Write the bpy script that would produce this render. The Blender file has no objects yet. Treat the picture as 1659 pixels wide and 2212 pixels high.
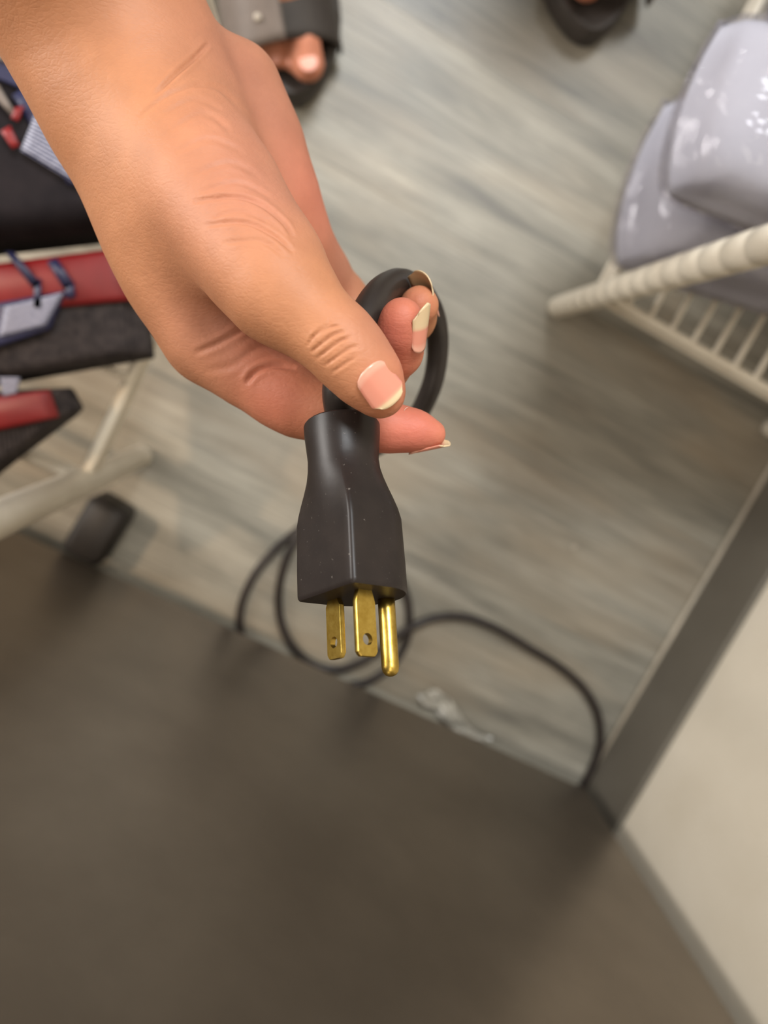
import bpy, math, random
import numpy as np
from mathutils import Vector, Matrix
random.seed(7); np.random.seed(7)
S = bpy.context.scene
COL = S.collection

# ------------------------------------------------------------------ camera
FPX, CX, CY, CAMH = 1600.0, 829.5, 1106.0, 0.75      # focal length in pixels of the 1659 x 2212 frame
RM = np.array([[0.99634, 0.015244, -0.084105], [0.0, 0.983968, 0.178344], [0.085476, -0.177692, 0.980367]])
CAM = np.array([0.0, 0.0, CAMH])
cd = bpy.data.cameras.new('camera'); cam = bpy.data.objects.new('camera', cd); COL.objects.link(cam)
m4 = Matrix([[RM[i][j] for j in range(3)] + [CAM[i]] for i in range(3)] + [[0, 0, 0, 1]])
cam.matrix_world = m4
cd.sensor_fit = 'AUTO'; cd.sensor_width = 36.0; cd.lens = 36.0 * FPX / 2212.0
cd.clip_start = 0.01; cd.clip_end = 50
cd.dof.use_dof = True; cd.dof.focus_distance = 0.207; cd.dof.aperture_fstop = cd.lens / 3.5
S.camera = cam

# ------------------------------------------------------------------ world, lamps, exposure
w = bpy.data.worlds.new('world'); S.world = w; w.use_nodes = True
bg = w.node_tree.nodes['Background']; bg.inputs[0].default_value = (1.0, 0.93, 0.86, 1); bg.inputs[1].default_value = 0.22
def lamp(name, kind, loc, target, power, color, **kw):
    l = bpy.data.lights.new(name, kind); l.energy = power; l.color = color
    for k, v in kw.items(): setattr(l, k, v)
    o = bpy.data.objects.new(name, l); COL.objects.link(o); o.location = loc
    o.rotation_euler = (Vector(target) - Vector(loc)).to_track_quat('-Z', 'Y').to_euler()
    return o
lamp('ceiling_and_fill_light', 'AREA', (0.50, 1.42, 2.3), (0.1, 0.1, 0.2), 66, (0.94, 0.98, 1.0), shape='RECTANGLE', size=0.8, size_y=0.6)
lamp('ceiling_and_fill_light', 'AREA', (-0.1, 0.05, 2.3), (0.0, 0.05, 0), 7, (1.0, 0.90, 0.78), shape='RECTANGLE', size=0.6, size_y=0.6)
lamp('ceiling_and_fill_light', 'AREA', (-1.75, 0.70, 1.0), (0.4, -0.2, 0.35), 54, (1.0, 0.965, 0.92), shape='RECTANGLE', size=0.9, size_y=0.7)  # fill added low on the left to brighten the wall, not at the ceiling
lamp('added_warm_spot', 'SPOT', (-1.1, 0.55, 1.9), (-0.30, -0.09, 0), 80, (1.0, 0.72, 0.48), spot_size=math.radians(19), spot_blend=0.9, shadow_soft_size=0.04)  # spot added to make the warm pool on the left floor
S.view_settings.view_transform = 'Standard'; S.view_settings.look = 'None'
S.view_settings.exposure = 0.0; S.view_settings.gamma = 1.0; S.view_settings.use_curve_mapping = False

# ------------------------------------------------------------------ helpers
def c3(px, py, d): return np.array([(px - CX) / FPX * d, -(py - CY) / FPX * d, -d])      # point at a known distance, camera axes
def tow(v): return np.asarray(v) @ RM.T + CAM
def w3(px, py, d): return tow(c3(px, py, d))
def atz(px, py, z):                                                                     # point at a known height above the floor
    r = RM @ np.array([(px - CX) / FPX, -(py - CY) / FPX, -1.0]); return CAM + r * ((z - CAM[2]) / r[2])
GA = math.radians(-27.4)
G = np.array([math.cos(GA), math.sin(GA), 0]); SA = np.array([-math.sin(GA), math.cos(GA), 0]); UP = np.array([0, 0, 1.0])

def srgb(r, g, b):
    f = lambda c: (c / 255 / 12.92) if c / 255 <= 0.04045 else ((c / 255 + 0.055) / 1.055) ** 2.4
    return (f(r), f(g), f(b), 1)
def mat(name, color=(.5, .5, .5, 1), rough=.5, metal=0.0, spec=.5, **kw):
    m = bpy.data.materials.new(name); m.use_nodes = True; nt = m.node_tree; p = nt.nodes['Principled BSDF']
    p.inputs['Base Color'].default_value = color; p.inputs['Roughness'].default_value = rough
    p.inputs['Metallic'].default_value = metal; p.inputs['Specular IOR Level'].default_value = spec
    for k, v in kw.items(): p.inputs[k].default_value = v
    m['p'] = 1
    return m, nt, p
def nd(nt, t, **kw):
    n = nt.nodes.new(t)
    for k, v in kw.items():
        if k.startswith('i_'):
            key = k[2:]; n.inputs[int(key) if key.isdigit() else key.replace('_', ' ')].default_value = v
        else: setattr(n, k, v)
    return n
def lk(nt, a, b): nt.links.new(a, b)
def ramp(nt, stops):
    r = nd(nt, 'ShaderNodeValToRGB'); e = r.color_ramp.elements
    while len(e) < len(stops): e.new(0.5)
    for x, (pos, c) in zip(e, stops): x.position = pos; x.color = c
    return r
def noise(nt, vec, scale, detail=4, rough=.55, dist=0.0):
    n = nd(nt, 'ShaderNodeTexNoise'); n.inputs['Scale'].default_value = scale; n.inputs['Detail'].default_value = detail
    n.inputs['Roughness'].default_value = rough; n.inputs['Distortion'].default_value = dist
    if vec is not None: lk(nt, vec, n.inputs['Vector'])
    return n
def mapping(nt, vec, scale=(1, 1, 1), rot=(0, 0, 0)):
    m = nd(nt, 'ShaderNodeMapping'); m.inputs['Scale'].default_value = scale; m.inputs['Rotation'].default_value = rot
    lk(nt, vec, m.inputs['Vector']); return m
def bump(nt, p, h, strength, dist):
    b = nd(nt, 'ShaderNodeBump'); b.inputs['Strength'].default_value = strength; b.inputs['Distance'].default_value = dist
    lk(nt, h, b.inputs['Height']); lk(nt, b.outputs[0], p.inputs['Normal']); return b
def mixc(nt, fac, a, b, mode='MIX'):
    n = nd(nt, 'ShaderNodeMix', data_type='RGBA', blend_type=mode)
    for s, i in ((fac, 0), (a, 6), (b, 7)):
        if hasattr(s, 'links'): lk(nt, s, n.inputs[i])
        else: n.inputs[i].default_value = s
    return n.outputs[2]

def mesh_obj(name, V, Fc, m, parent=None, smooth=True):
    me = bpy.data.meshes.new(name); me.from_pydata([tuple(map(float, v)) for v in V], [], [tuple(map(int, f)) for f in Fc]); me.update()
    if m: me.materials.append(m)
    if smooth: me.polygons.foreach_set('use_smooth', [True] * len(me.polygons))
    o = bpy.data.objects.new(name, me); COL.objects.link(o)
    if parent is not None: o.parent = parent; o.matrix_parent_inverse = parent.matrix_world.inverted()
    return o
def thing(name, loc, label, cat, group=None):
    e = bpy.data.objects.new(name, None); e.empty_display_size = .05; COL.objects.link(e); e.location = loc
    e.matrix_world = Matrix.Translation(Vector(loc)); tag(e, label, cat, group); return e
def tag(o, label=None, cat=None, group=None, kind=None):
    if label: o['label'] = label
    if cat: o['category'] = cat
    if group: o['group'] = group
    if kind: o['kind'] = kind
    return o
def weighted(o, angle=40):
    try: o.data.set_sharp_from_angle(angle=math.radians(angle))
    except Exception: pass
def catmull(P, n=8, closed=False):
    P = np.asarray(P, float); out = []; N = len(P)
    rng = range(N if closed else N - 1)
    for i in rng:
        if closed: p0, p1, p2, p3 = P[(i - 1) % N], P[i], P[(i + 1) % N], P[(i + 2) % N]
        else: p0, p1, p2, p3 = P[max(i - 1, 0)], P[i], P[i + 1], P[min(i + 2, N - 1)]
        for k in range(n):
            t = k / n
            out.append(.5 * ((2 * p1) + (-p0 + p2) * t + (2 * p0 - 5 * p1 + 4 * p2 - p3) * t * t + (-p0 + 3 * p1 - 3 * p2 + p3) * t ** 3))
    if not closed: out.append(P[-1])
    return np.array(out)
def tube(P, r, seg=12, cap=True):
    P = np.asarray(P, float); r = np.broadcast_to(np.asarray(r, float), (len(P),))
    T = np.gradient(P, axis=0); T /= np.linalg.norm(T, axis=1)[:, None]
    a = np.array([0, 0, 1.0]) if abs(T[0][2]) < .9 else np.array([1.0, 0, 0])
    u = np.cross(T[0], a); u /= np.linalg.norm(u); V = []; Fc = []
    for i in range(len(P)):
        u = u - T[i] * u.dot(T[i]); u /= np.linalg.norm(u); v = np.cross(T[i], u)
        for k in range(seg):
            an = 2 * math.pi * k / seg; V.append(P[i] + r[i] * (u * math.cos(an) + v * math.sin(an)))
    for i in range(len(P) - 1):
        for k in range(seg):
            k2 = (k + 1) % seg; Fc.append((i * seg + k, i * seg + k2, (i + 1) * seg + k2, (i + 1) * seg + k))
    if cap:
        Fc.append(tuple(range(seg))[::-1]); Fc.append(tuple((len(P) - 1) * seg + k for k in range(seg)))
    return V, Fc
def rodp(a, b, r, seg=10):                       # rod with rounded ends
    a, b = np.asarray(a, float), np.asarray(b, float); t = (b - a) / np.linalg.norm(b - a)
    return tube([a, a + t * r * .3, a + t * r, b - t * r, b - t * r * .3, b], [r * .55, r * .9, r, r, r * .9, r * .55], seg)
def box(c, ax, hs, bev=0.0):                     # oriented box, chamfered edges
    c = np.asarray(c, float); ax = [np.asarray(a, float) for a in ax]; hx, hy, hz = hs; V = []; b = bev
    if b <= 0:
        for sx in (-1, 1):
            for sy in (-1, 1):
                for sz in (-1, 1): V.append(c + ax[0] * hx * sx + ax[1] * hy * sy + ax[2] * hz * sz)
        return V, [(0, 1, 3, 2), (4, 6, 7, 5), (0, 4, 5, 1), (2, 3, 7, 6), (0, 2, 6, 4), (1, 5, 7, 3)]
    Fc = []
    ring = lambda x, y: [(x - b, -y), (x, -y + b), (x, y - b), (x - b, y), (-x + b, y), (-x, y - b), (-x, -y + b), (-x + b, -y)]
    lv = [(-hz, b), (-hz + b, 0), (hz - b, 0), (hz, b)]
    for z, ins in lv:
        for x, y in ring(hx - ins, hy - ins): V.append(c + ax[0] * x + ax[1] * y + ax[2] * z)
    for i in range(3):
        for k in range(8): Fc.append((i * 8 + k, i * 8 + (k + 1) % 8, i * 8 + 8 + (k + 1) % 8, i * 8 + 8 + k))
    Fc.append(tuple(range(8))[::-1]); Fc.append(tuple(range(24, 32)))
    return V, Fc
def join(*parts):
    V, Fc = [], []
    for v, f in parts:
        n = len(V); V += list(v); Fc += [tuple(i + n for i in q) for q in f]
    return V, Fc

# signed-distance modelling: rounded cones melted together, then a surface net
class Field:
    def __init__(s, lo, hi, h):
        s.lo = np.array(lo, float); s.h = h; s.n = np.ceil((np.array(hi) - s.lo) / h).astype(int) + 1
        s.ax = [s.lo[i] + h * np.arange(s.n[i]) for i in range(3)]
    def new(s): return np.full(s.n, 1.0, np.float32)
    def cone(s, f, a, b, ra, rb, k, flat=None):
        # flat = (unit axis, factor): squashes the cross-section along the axis
        a, b = np.asarray(a, float), np.asarray(b, float); mg = max(ra, rb) + k + 4 * s.h
        i0 = np.maximum(np.floor((np.minimum(a, b) - mg - s.lo) / s.h).astype(int), 0)
        i1 = np.minimum(np.ceil((np.maximum(a, b) + mg - s.lo) / s.h).astype(int) + 1, s.n)
        if np.any(i1 <= i0): return
        sl = tuple(slice(i0[i], i1[i]) for i in range(3))
        X = s.ax[0][sl[0]][:, None, None] - a[0]; Y = s.ax[1][sl[1]][None, :, None] - a[1]; Z = s.ax[2][sl[2]][None, None, :] - a[2]
        ba = b - a; L2 = max(ba.dot(ba), 1e-12)
        hh = np.clip((X * ba[0] + Y * ba[1] + Z * ba[2]) / L2, 0, 1)
        dx, dy, dz = X - hh * ba[0], Y - hh * ba[1], Z - hh * ba[2]
        d2 = dx * dx + dy * dy + dz * dz
        if flat is not None:
            n, q = flat; dn = dx * n[0] + dy * n[1] + dz * n[2]; d2 = d2 + dn * dn * (q * q - 1)
        d = np.sqrt(d2) - (ra + (rb - ra) * hh)
        f[sl] = smin(f[sl], d.astype(np.float32), k)
    def chain(s, f, pts, k, flat=None):
        for (a, ra), (b, rb) in zip(pts[:-1], pts[1:]): s.cone(f, a, b, ra, rb, k, flat)
    def net(s, f):
        n = s.n; neg = f < 0
        c = neg[:-1, :-1, :-1].astype(np.int8)
        for o in [(0, 0, 1), (0, 1, 0), (0, 1, 1), (1, 0, 0), (1, 0, 1), (1, 1, 0), (1, 1, 1)]:
            c = c + neg[o[0]:n[0] - 1 + o[0], o[1]:n[1] - 1 + o[1], o[2]:n[2] - 1 + o[2]]
        act = np.argwhere((c > 0) & (c < 8)); idx = np.full(n - 1, -1, np.int64)
        idx[act[:, 0], act[:, 1], act[:, 2]] = np.arange(len(act))
        acc = np.zeros((len(act), 3)); cnt = np.zeros(len(act))
        for ax in range(3):
            o1, o2 = [i for i in range(3) if i != ax]
            for p in (0, 1):
                for q in (0, 1):
                    A = act.copy(); A[:, o1] += p; A[:, o2] += q; B = A.copy(); B[:, ax] += 1
                    fa = f[A[:, 0], A[:, 1], A[:, 2]]; fb = f[B[:, 0], B[:, 1], B[:, 2]]; mk = (fa < 0) != (fb < 0)
                    t = np.where(mk, fa / np.where(mk, fa - fb, 1), 0); P = A.astype(float); P[:, ax] += t
                    acc[mk] += P[mk]; cnt[mk] += 1
        V = s.lo + s.h * acc / cnt[:, None]; Fc = []
        for ax in range(3):
            o1, o2 = (ax + 1) % 3, (ax + 2) % 3
            sa = [slice(None)] * 3; sb = [slice(None)] * 3; sa[ax] = slice(0, -1); sb[ax] = slice(1, None)
            na, nb = neg[tuple(sa)], neg[tuple(sb)]; E = np.argwhere(na != nb)
            E = E[(E[:, o1] > 0) & (E[:, o2] > 0) & (E[:, o1] < n[o1] - 1) & (E[:, o2] < n[o2] - 1)]
            q = []
            for (p1, p2) in ((-1, -1), (0, -1), (0, 0), (-1, 0)):
                A = E.copy(); A[:, o1] += p1; A[:, o2] += p2; q.append(idx[A[:, 0], A[:, 1], A[:, 2]])
            q = np.stack(q, 1); flip = ~na[E[:, 0], E[:, 1], E[:, 2]]
            q[flip] = q[flip][:, ::-1]; Fc.append(q)
        return V, np.concatenate(Fc)
def smin(a, b, k):
    if k <= 0: return np.minimum(a, b)
    h = np.clip(.5 + .5 * (b - a) / k, 0, 1); return b + (a - b) * h - k * h * (1 - h)
def relax(V, Fq, it, lam=.5):
    E = np.concatenate([Fq[:, [0, 1]], Fq[:, [1, 2]], Fq[:, [2, 3]], Fq[:, [3, 0]]])
    for k in range(it):
        for l in (lam, -lam * .98):
            acc = np.zeros_like(V); cnt = np.zeros(len(V))
            for c in range(3): acc[:, c] = np.bincount(E[:, 0], V[E[:, 1], c], len(V)) + np.bincount(E[:, 1], V[E[:, 0], c], len(V))
            cnt = np.bincount(E[:, 0], minlength=len(V)) + np.bincount(E[:, 1], minlength=len(V))
            V = V + l * (acc / np.maximum(cnt, 1)[:, None] - V)
    return V
def normals(V, Fq):
    n = np.cross(V[Fq[:, 2]] - V[Fq[:, 0]], V[Fq[:, 3]] - V[Fq[:, 1]]); N = np.zeros_like(V)
    for k in range(4):
        for c in range(3): N[:, c] += np.bincount(Fq[:, k], n[:, c], len(V))
    return N / np.maximum(np.linalg.norm(N, axis=1), 1e-12)[:, None]
def np_mesh(name, V, Fq, m, parent=None):
    me = bpy.data.meshes.new(name); nv, nf = len(V), len(Fq)
    me.vertices.add(nv); me.vertices.foreach_set('co', np.asarray(V, np.float32).ravel())
    me.loops.add(nf * 4); me.loops.foreach_set('vertex_index', np.asarray(Fq, np.int32).ravel())
    me.polygons.add(nf); me.polygons.foreach_set('loop_start', np.arange(0, nf * 4, 4, dtype=np.int32))
    me.polygons.foreach_set('use_smooth', np.ones(nf, bool)); me.update(calc_edges=True); me.validate()
    me.materials.append(m)
    o = bpy.data.objects.new(name, me); COL.objects.link(o)
    if parent is not None: o.parent = parent; o.matrix_parent_inverse = parent.matrix_world.inverted()
    return o
def point_color(o, cols):
    a = o.data.color_attributes.new('tint', 'FLOAT_COLOR', 'POINT')
    a.data.foreach_set('color', np.concatenate([cols, np.ones((len(cols), 1))], 1).astype(np.float32).ravel())
def subdivided(V, Fq):                           # one Catmull-Clark step through a modifier
    o = np_mesh('tmp', V, Fq, None)
    md = o.modifiers.new('s', 'SUBSURF'); md.levels = 1; md.render_levels = 1
    ev = o.evaluated_get(bpy.context.evaluated_depsgraph_get()); me = ev.to_mesh()
    v = np.empty(len(me.vertices) * 3, np.float32); me.vertices.foreach_get('co', v)
    q = np.empty(len(me.loops), np.int32); me.loops.foreach_get('vertex_index', q); ev.to_mesh_clear()
    d = o.data; bpy.data.objects.remove(o); bpy.data.meshes.remove(d)
    return v.reshape(-1, 3).astype(float), q.reshape(-1, 4)

# ------------------------------------------------------------------ materials
def wood_floor():
    m, nt, p = mat('grey_oak_plank', rough=.40, spec=.5)
    geo = nd(nt, 'ShaderNodeNewGeometry'); oi = nd(nt, 'ShaderNodeObjectInfo')
    mp = mapping(nt, geo.outputs['Position'], rot=(0, 0, -GA)); off = nd(nt, 'ShaderNodeVectorMath', operation='MULTIPLY_ADD')
    cmb = nd(nt, 'ShaderNodeCombineXYZ'); lk(nt, oi.outputs['Random'], cmb.inputs[0]); lk(nt, oi.outputs['Random'], cmb.inputs[2])
    lk(nt, cmb.outputs[0], off.inputs[0]); off.inputs[1].default_value = (7, 0, 9); lk(nt, mp.outputs[0], off.inputs[2])
    v = off.outputs[0]
    n1 = noise(nt, mapping(nt, v, (2.4, 19, 1)).outputs[0], 1.7, 6, .62, .5)
    n2 = noise(nt, mapping(nt, v, (6, 230, 1)).outputs[0], 1.6, 4, .65)
    n3 = noise(nt, mapping(nt, v, (3.2, 9, 1)).outputs[0], 1.5, 2, .5, .3)
    r1 = ramp(nt, [(.28, srgb(98, 94, 86)), (.44, srgb(126, 121, 109)), (.58, srgb(144, 138, 125)), (.74, srgb(166, 160, 146))])
    lk(nt, n1.outputs[0], r1.inputs[0])
    r2 = ramp(nt, [(.28, (.55, .55, .56, 1)), (.52, (1, 1, 1, 1)), (.75, (1.12, 1.12, 1.1, 1))]); lk(nt, n2.outputs[0], r2.inputs[0])
    c = mixc(nt, .85, r1.outputs[0], r2.outputs[0], 'MULTIPLY')
    r3 = ramp(nt, [(.5, (0, 0, 0, 1)), (.76, (.45, .45, .45, 1))]); lk(nt, n3.outputs[0], r3.inputs[0])
    c = mixc(nt, r3.outputs[0], c, srgb(150, 131, 106))
    r4 = ramp(nt, [(0, (.86, .86, .86, 1)), (1, (1.06, 1.05, 1.03, 1))]); lk(nt, oi.outputs['Random'], r4.inputs[0])
    c = mixc(nt, 1.0, c, r4.outputs[0], 'MULTIPLY')
    lk(nt, c, p.inputs['Base Color']); bump(nt, p, n2.outputs[0], .25, .0008)
    return m
M_FLOOR = wood_floor()
def noisy(name, c1, c2, scale, rough, metal=0.0, spec=.5, bs=0.0, bd=.001, bscale=None, **kw):
    m, nt, p = mat(name, rough=rough, metal=metal, spec=spec, **kw)
    tc = nd(nt, 'ShaderNodeTexCoord'); n = noise(nt, tc.outputs['Object'], scale, 5, .6)
    r = ramp(nt, [(.35, c1), (.68, c2)]); lk(nt, n.outputs[0], r.inputs[0]); lk(nt, r.outputs[0], p.inputs['Base Color'])
    if bs:
        n2 = noise(nt, tc.outputs['Object'], bscale or scale * 6, 4, .6); bump(nt, p, n2.outputs[0], bs, bd)
    return m
M_WALL = noisy('beige_wall_paint', srgb(204, 193, 174), srgb(214, 204, 187), 6, .7, spec=.3, bs=.15, bd=.001, bscale=120)
M_BASE = noisy('dark_grey_baseboard', srgb(92, 86, 76), srgb(100, 94, 84), 9, .5, spec=.4)
M_LIP = noisy('baseboard_lip', srgb(150, 140, 124), srgb(170, 158, 140), 30, .5)
M_STEEL = noisy('dark_brushed_steel', (.19, .158, .125, 1), (.25, .21, .167, 1), 7, .36, metal=.88, spec=.5)
M_RUBBER = noisy('black_rubber', srgb(26, 22, 19), srgb(36, 31, 27), 40, .6)
M_WHITE = noisy('cream_enamel', srgb(214, 204, 186), srgb(226, 217, 200), 30, .35)
M_CABLE = noisy('black_brown_pvc', srgb(38, 32, 29), srgb(46, 39, 35), 60, .42, spec=.35)
M_CREV = noisy('plinth_black', srgb(22, 19, 16), srgb(30, 26, 22), 12, .8)

# ------------------------------------------------------------------ setting: floor, planks, wall, baseboard
sub = box((.05, .15, -.012), (G, SA, UP), (2.2, 2.2, .004))
floor = tag(mesh_obj('floor', *sub, M_CREV, smooth=False), kind='structure')
PW, PL, TH = .150, 1.22, .008
pv, pf = box((0, 0, 0), (np.array([1., 0, 0]), np.array([0, 1., 0]), UP), (PL / 2 - .00004, PW / 2 - .00004, TH / 2), .00018)
pm = bpy.data.meshes.new('plank'); pm.from_pydata([tuple(v) for v in pv], [], pf); pm.materials.append(M_FLOOR)
o0 = atz(540, 1025, 0)                              # a joint seen left of the plug
row0 = o0 @ SA
for i in range(-8, 13):
    for j in range(-2, 3):
        sx = (j + ((i * .37) % 1.0)) * PL; sy = row0 + (i + .5) * PW
        o = bpy.data.objects.new('plank', pm); COL.objects.link(o); o.parent = floor
        o.location = G * sx + SA * sy + UP * (-TH / 2); o.rotation_euler = (0, 0, GA)

K0 = atz(1258, 1700, 0)                             # inner corner where the steel front meets the wall
WL = 2.2
wv = box(K0 + SA * (WL / 2 - .3) + G * .06 + UP * 1.2, (SA, G, UP), (WL / 2 + .3, .054, 1.2))
tag(mesh_obj('wall_right', *wv, M_WALL, smooth=False), kind='structure')
BBH = .088
bb = box(K0 + SA * (WL / 2 - .3) + G * .003 + UP * (BBH / 2), (SA, G, UP), (WL / 2 + .3, .003, BBH / 2 - .0005), .001)
base = tag(mesh_obj('baseboard_right', *bb, M_BASE, smooth=False), kind='structure')
lip = tube([K0 + SA * t + G * -.001 + UP * .003 for t in np.linspace(.0, WL, 12)], .003, 8)
mesh_obj('caulk_lip', *lip, M_LIP, base)

# ------------------------------------------------------------------ appliance with the dark steel front
K1 = K0 + SA * .018
ap = thing('steel_appliance', K0 - G * .75 - SA * .35, 'dark brushed steel appliance front filling the lower left, cord leading to it', 'appliance')
fr = box(K1 - G * (.745 + .022) - SA * .35 + UP * .872, (G, SA, UP), (.745, .348, .83), .004)
mesh_obj('cabinet', *fr, M_STEEL, ap, smooth=False)
pl = box(K0 - G * .76 - SA * .40 + UP * .0215, (G, SA, UP), (.72, .33, .0212))
mesh_obj('plinth', *pl, M_CREV, ap, smooth=False)

# ------------------------------------------------------------------ small black foot block by the appliance
fb = atz(232, 1130, .0)
bk = thing('rubber_foot_block', fb, 'small black rubber block on the floor at the foot of the steel appliance', 'block')
d1 = (atz(262, 1090, .05) - atz(190, 1210, .05)); d1 /= np.linalg.norm(d1); d2 = np.cross(UP, d1)
c0 = fb + UP * .024
mesh_obj('block', *box(c0, (d1, d2, UP), (.030, .0195, .0235), .005), M_RUBBER, bk)
mesh_obj('pale_strip', *box(fb - d1 * .038 + UP * .004, (d1, d2, UP), (.003, .02, .0038), .001), M_LIP, bk)

# ------------------------------------------------------------------ wire racks
def post_mesh(foot, h, r, pitch=.0254):
    P = []; R_ = []; z = 0.0
    P.append(foot + UP * .0005); R_.append(r * .6); P.append(foot + UP * .003); R_.append(r)
    z = .02
    while z < h:
        for dz, k in ((-.0022, 1), (-.001, .93), (.001, .93), (.0022, 1)): P.append(foot + UP * (z + dz)); R_.append(r * k)
        z += pitch
    P.append(foot + UP * h); R_.append(r)
    return tube(P, R_, 20)
def rack(name, label, foot, zsh, ex, ey, lx, ly, spacing, wires, r, H_=1.5, pitch=.0254):
    t = thing(name, foot, label, 'wire rack')
    for a in (0, 1):
        for b in (0, 1): weighted(mesh_obj('post', *post_mesh(foot + ex * lx * a + ey * ly * b, H_, r, pitch), M_WHITE, t), 60)
    for k, z in enumerate(zsh):
        A = foot + UP * z
        for a, e in ((A, ex * lx), (A + ey * ly, ex * lx), (A, ey * ly), (A + ex * lx, ey * ly)):
            mesh_obj('rail', *rodp(a, a + e, .0045), M_WHITE, t)
            mesh_obj('rail', *rodp(a - UP * .022, a + e - UP * .022, .0032), M_WHITE, t)
        for (dirv, L, cross, n, sp) in wires:
            for i in range(n):
                p = A + cross * sp * (i + 1) + UP * .004
                mesh_obj('wire', *rodp(p, p + dirv * L, .0026, 8), M_WHITE, t)
    return t
fR = atz(1203, 664, .0)
rackR = rack('wire_rack', 'white wire rack with ringed post on the right, under the plastic wrapped packs', fR, [.125], G, SA, .265, .46, .022,
             [(SA, .46, G, 11, .022)], .0105)
fL = atz(308, 984, .0)
rackL = rack('wire_rack', 'white wire rack with smooth posts on the left, holding red and black packs', fL, [.19], -G, SA, .62, .265, .1,
             [(-G, .62, SA, 2, .085)], .0105, pitch=9)

# ------------------------------------------------------------------ power cord with plug
pc = thing('power_cord', atz(760, 1400, 0), 'black appliance cord with a dark moulded plug and brass prongs held in the hand', 'power cord')
FC = c3(753, 1286, .1975)                              # centre of the pin circle on the plug face
tl = .34
axd = c3(759, 1287, .2) - c3(735, 905, .2); axd[2] = 0; axd /= np.linalg.norm(axd); axd = axd + np.array([0, 0, tl]); axd /= np.linalg.norm(axd)
vx = np.array([1., 0, 0]); vx -= axd * vx.dot(axd); vx /= np.linalg.norm(vx); vz = np.cross(vx, axd)   # vz: depth axis
if vz[2] > 0: vz = -vz                                # points away from the camera
ph = math.radians(40)
PX = vx * math.cos(math.radians(50)) - vz * math.sin(math.radians(50)); PY = vx * math.sin(math.radians(50)) + vz * math.cos(math.radians(50))
MM = .001
def dsec(n=64):                                       # D-shaped section in mm: flat towards -PY, round towards +PY
    pts = []
    y0, yc, Rr, cr = -8.3, 4.0, 12.8, 1.3
    def arc(cx, cy, r, a0, a1, k): return [(cx + r * math.cos(a), cy + r * math.sin(a)) for a in np.linspace(a0, a1, k)]
    pts += arc(Rr - cr, y0 + cr, cr, -math.pi / 2, 0, 6); pts += [(Rr, y) for y in np.linspace(y0 + cr + 2, yc - 2, 4)]
    pts += arc(0, yc, Rr, 0, math.pi, 25)
    pts += [(-Rr, y) for y in np.linspace(yc - 2, y0 + cr + 2, 4)]; pts += arc(-Rr + cr, y0 + cr, cr, math.pi, 1.5 * math.pi, 6)
    pts += [(x, y0) for x in np.linspace(-Rr + cr + 2, Rr - cr - 2, 8)]
    return np.array(pts)
D = dsec(); cen = np.array([0, 3.0]); cc_ = np.array([-.4, .6]); ang = np.arctan2(D[:, 1] - cen[1], D[:, 0] - cen[0])
circ = lambda r: np.stack([cc_[0] + r * np.cos(ang), cc_[1] + r * np.sin(ang)], 1)
V, Fc = [], []; nD = len(D)
stn = [(0, 0, .965, 0), (.5, 0, .992, 0), (1.3, 0, 1, 0), (8, 0, 1, 0), (18.5, 0, .985, 0), (21, .05, 1, 0), (24, .18, 1, 0), (27, .38, 1, 0), (30, .60, 1, 0), (33, .80, 1, 0), (36, .95, 1, 0),
       (39, 1, 1, 10.1), (43, 1, 1, 10.5), (47, 1, 1, 10.9), (49.6, 1, 1, 11.0), (50, 1, 1, 10.75), (50, 1, 1, 7), (49.5, 1, 1, 4.4)]
for z, b, sc, r in stn:
    sec = (cen + (D - cen) * sc) * (1 - b) + circ(r or 10.1) * b
    for x, y in sec: V.append(tow(FC + (PX * x + PY * y - axd * z) * MM))
for i in range(len(stn) - 1):
    for k in range(nD): Fc.append((i * nD + k, i * nD + (k + 1) % nD, (i + 1) * nD + (k + 1) % nD, (i + 1) * nD + k))
Fc.append(tuple(range(nD))[::-1])
def plug_mat():
    m, nt, p = mat('dark_plug_pvc', srgb(50, 43, 41), rough=.40, spec=.28)
    tc = nd(nt, 'ShaderNodeTexCoord'); n = noise(nt, tc.outputs['Object'], 900, 3, .7); n2 = noise(nt, tc.outputs['Object'], 110, 4, .6)
    r = ramp(nt, [(.685, (0, 0, 0, 1)), (.74, (1, 1, 1, 1))]); lk(nt, n.outputs[0], r.inputs[0])
    r2 = ramp(nt, [(.35, srgb(32, 26, 24)), (.7, srgb(40, 33, 30))]); lk(nt, n2.outputs[0], r2.inputs[0])
    c = mixc(nt, r.outputs[0], r2.outputs[0], srgb(112, 104, 98)); lk(nt, c, p.inputs['Base Color'])
    bump(nt, p, n2.outputs[0], .12, .0006); return m
M_PLUG = plug_mat()
pb = mesh_obj('plug_body', V, Fc, M_PLUG, pc); weighted(pb, 32)
M_BRASS = noisy('brass', srgb(194, 166, 86), srgb(170, 140, 62), 400, .32, metal=1.0, bs=.2, bd=.0002, bscale=900)
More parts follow.
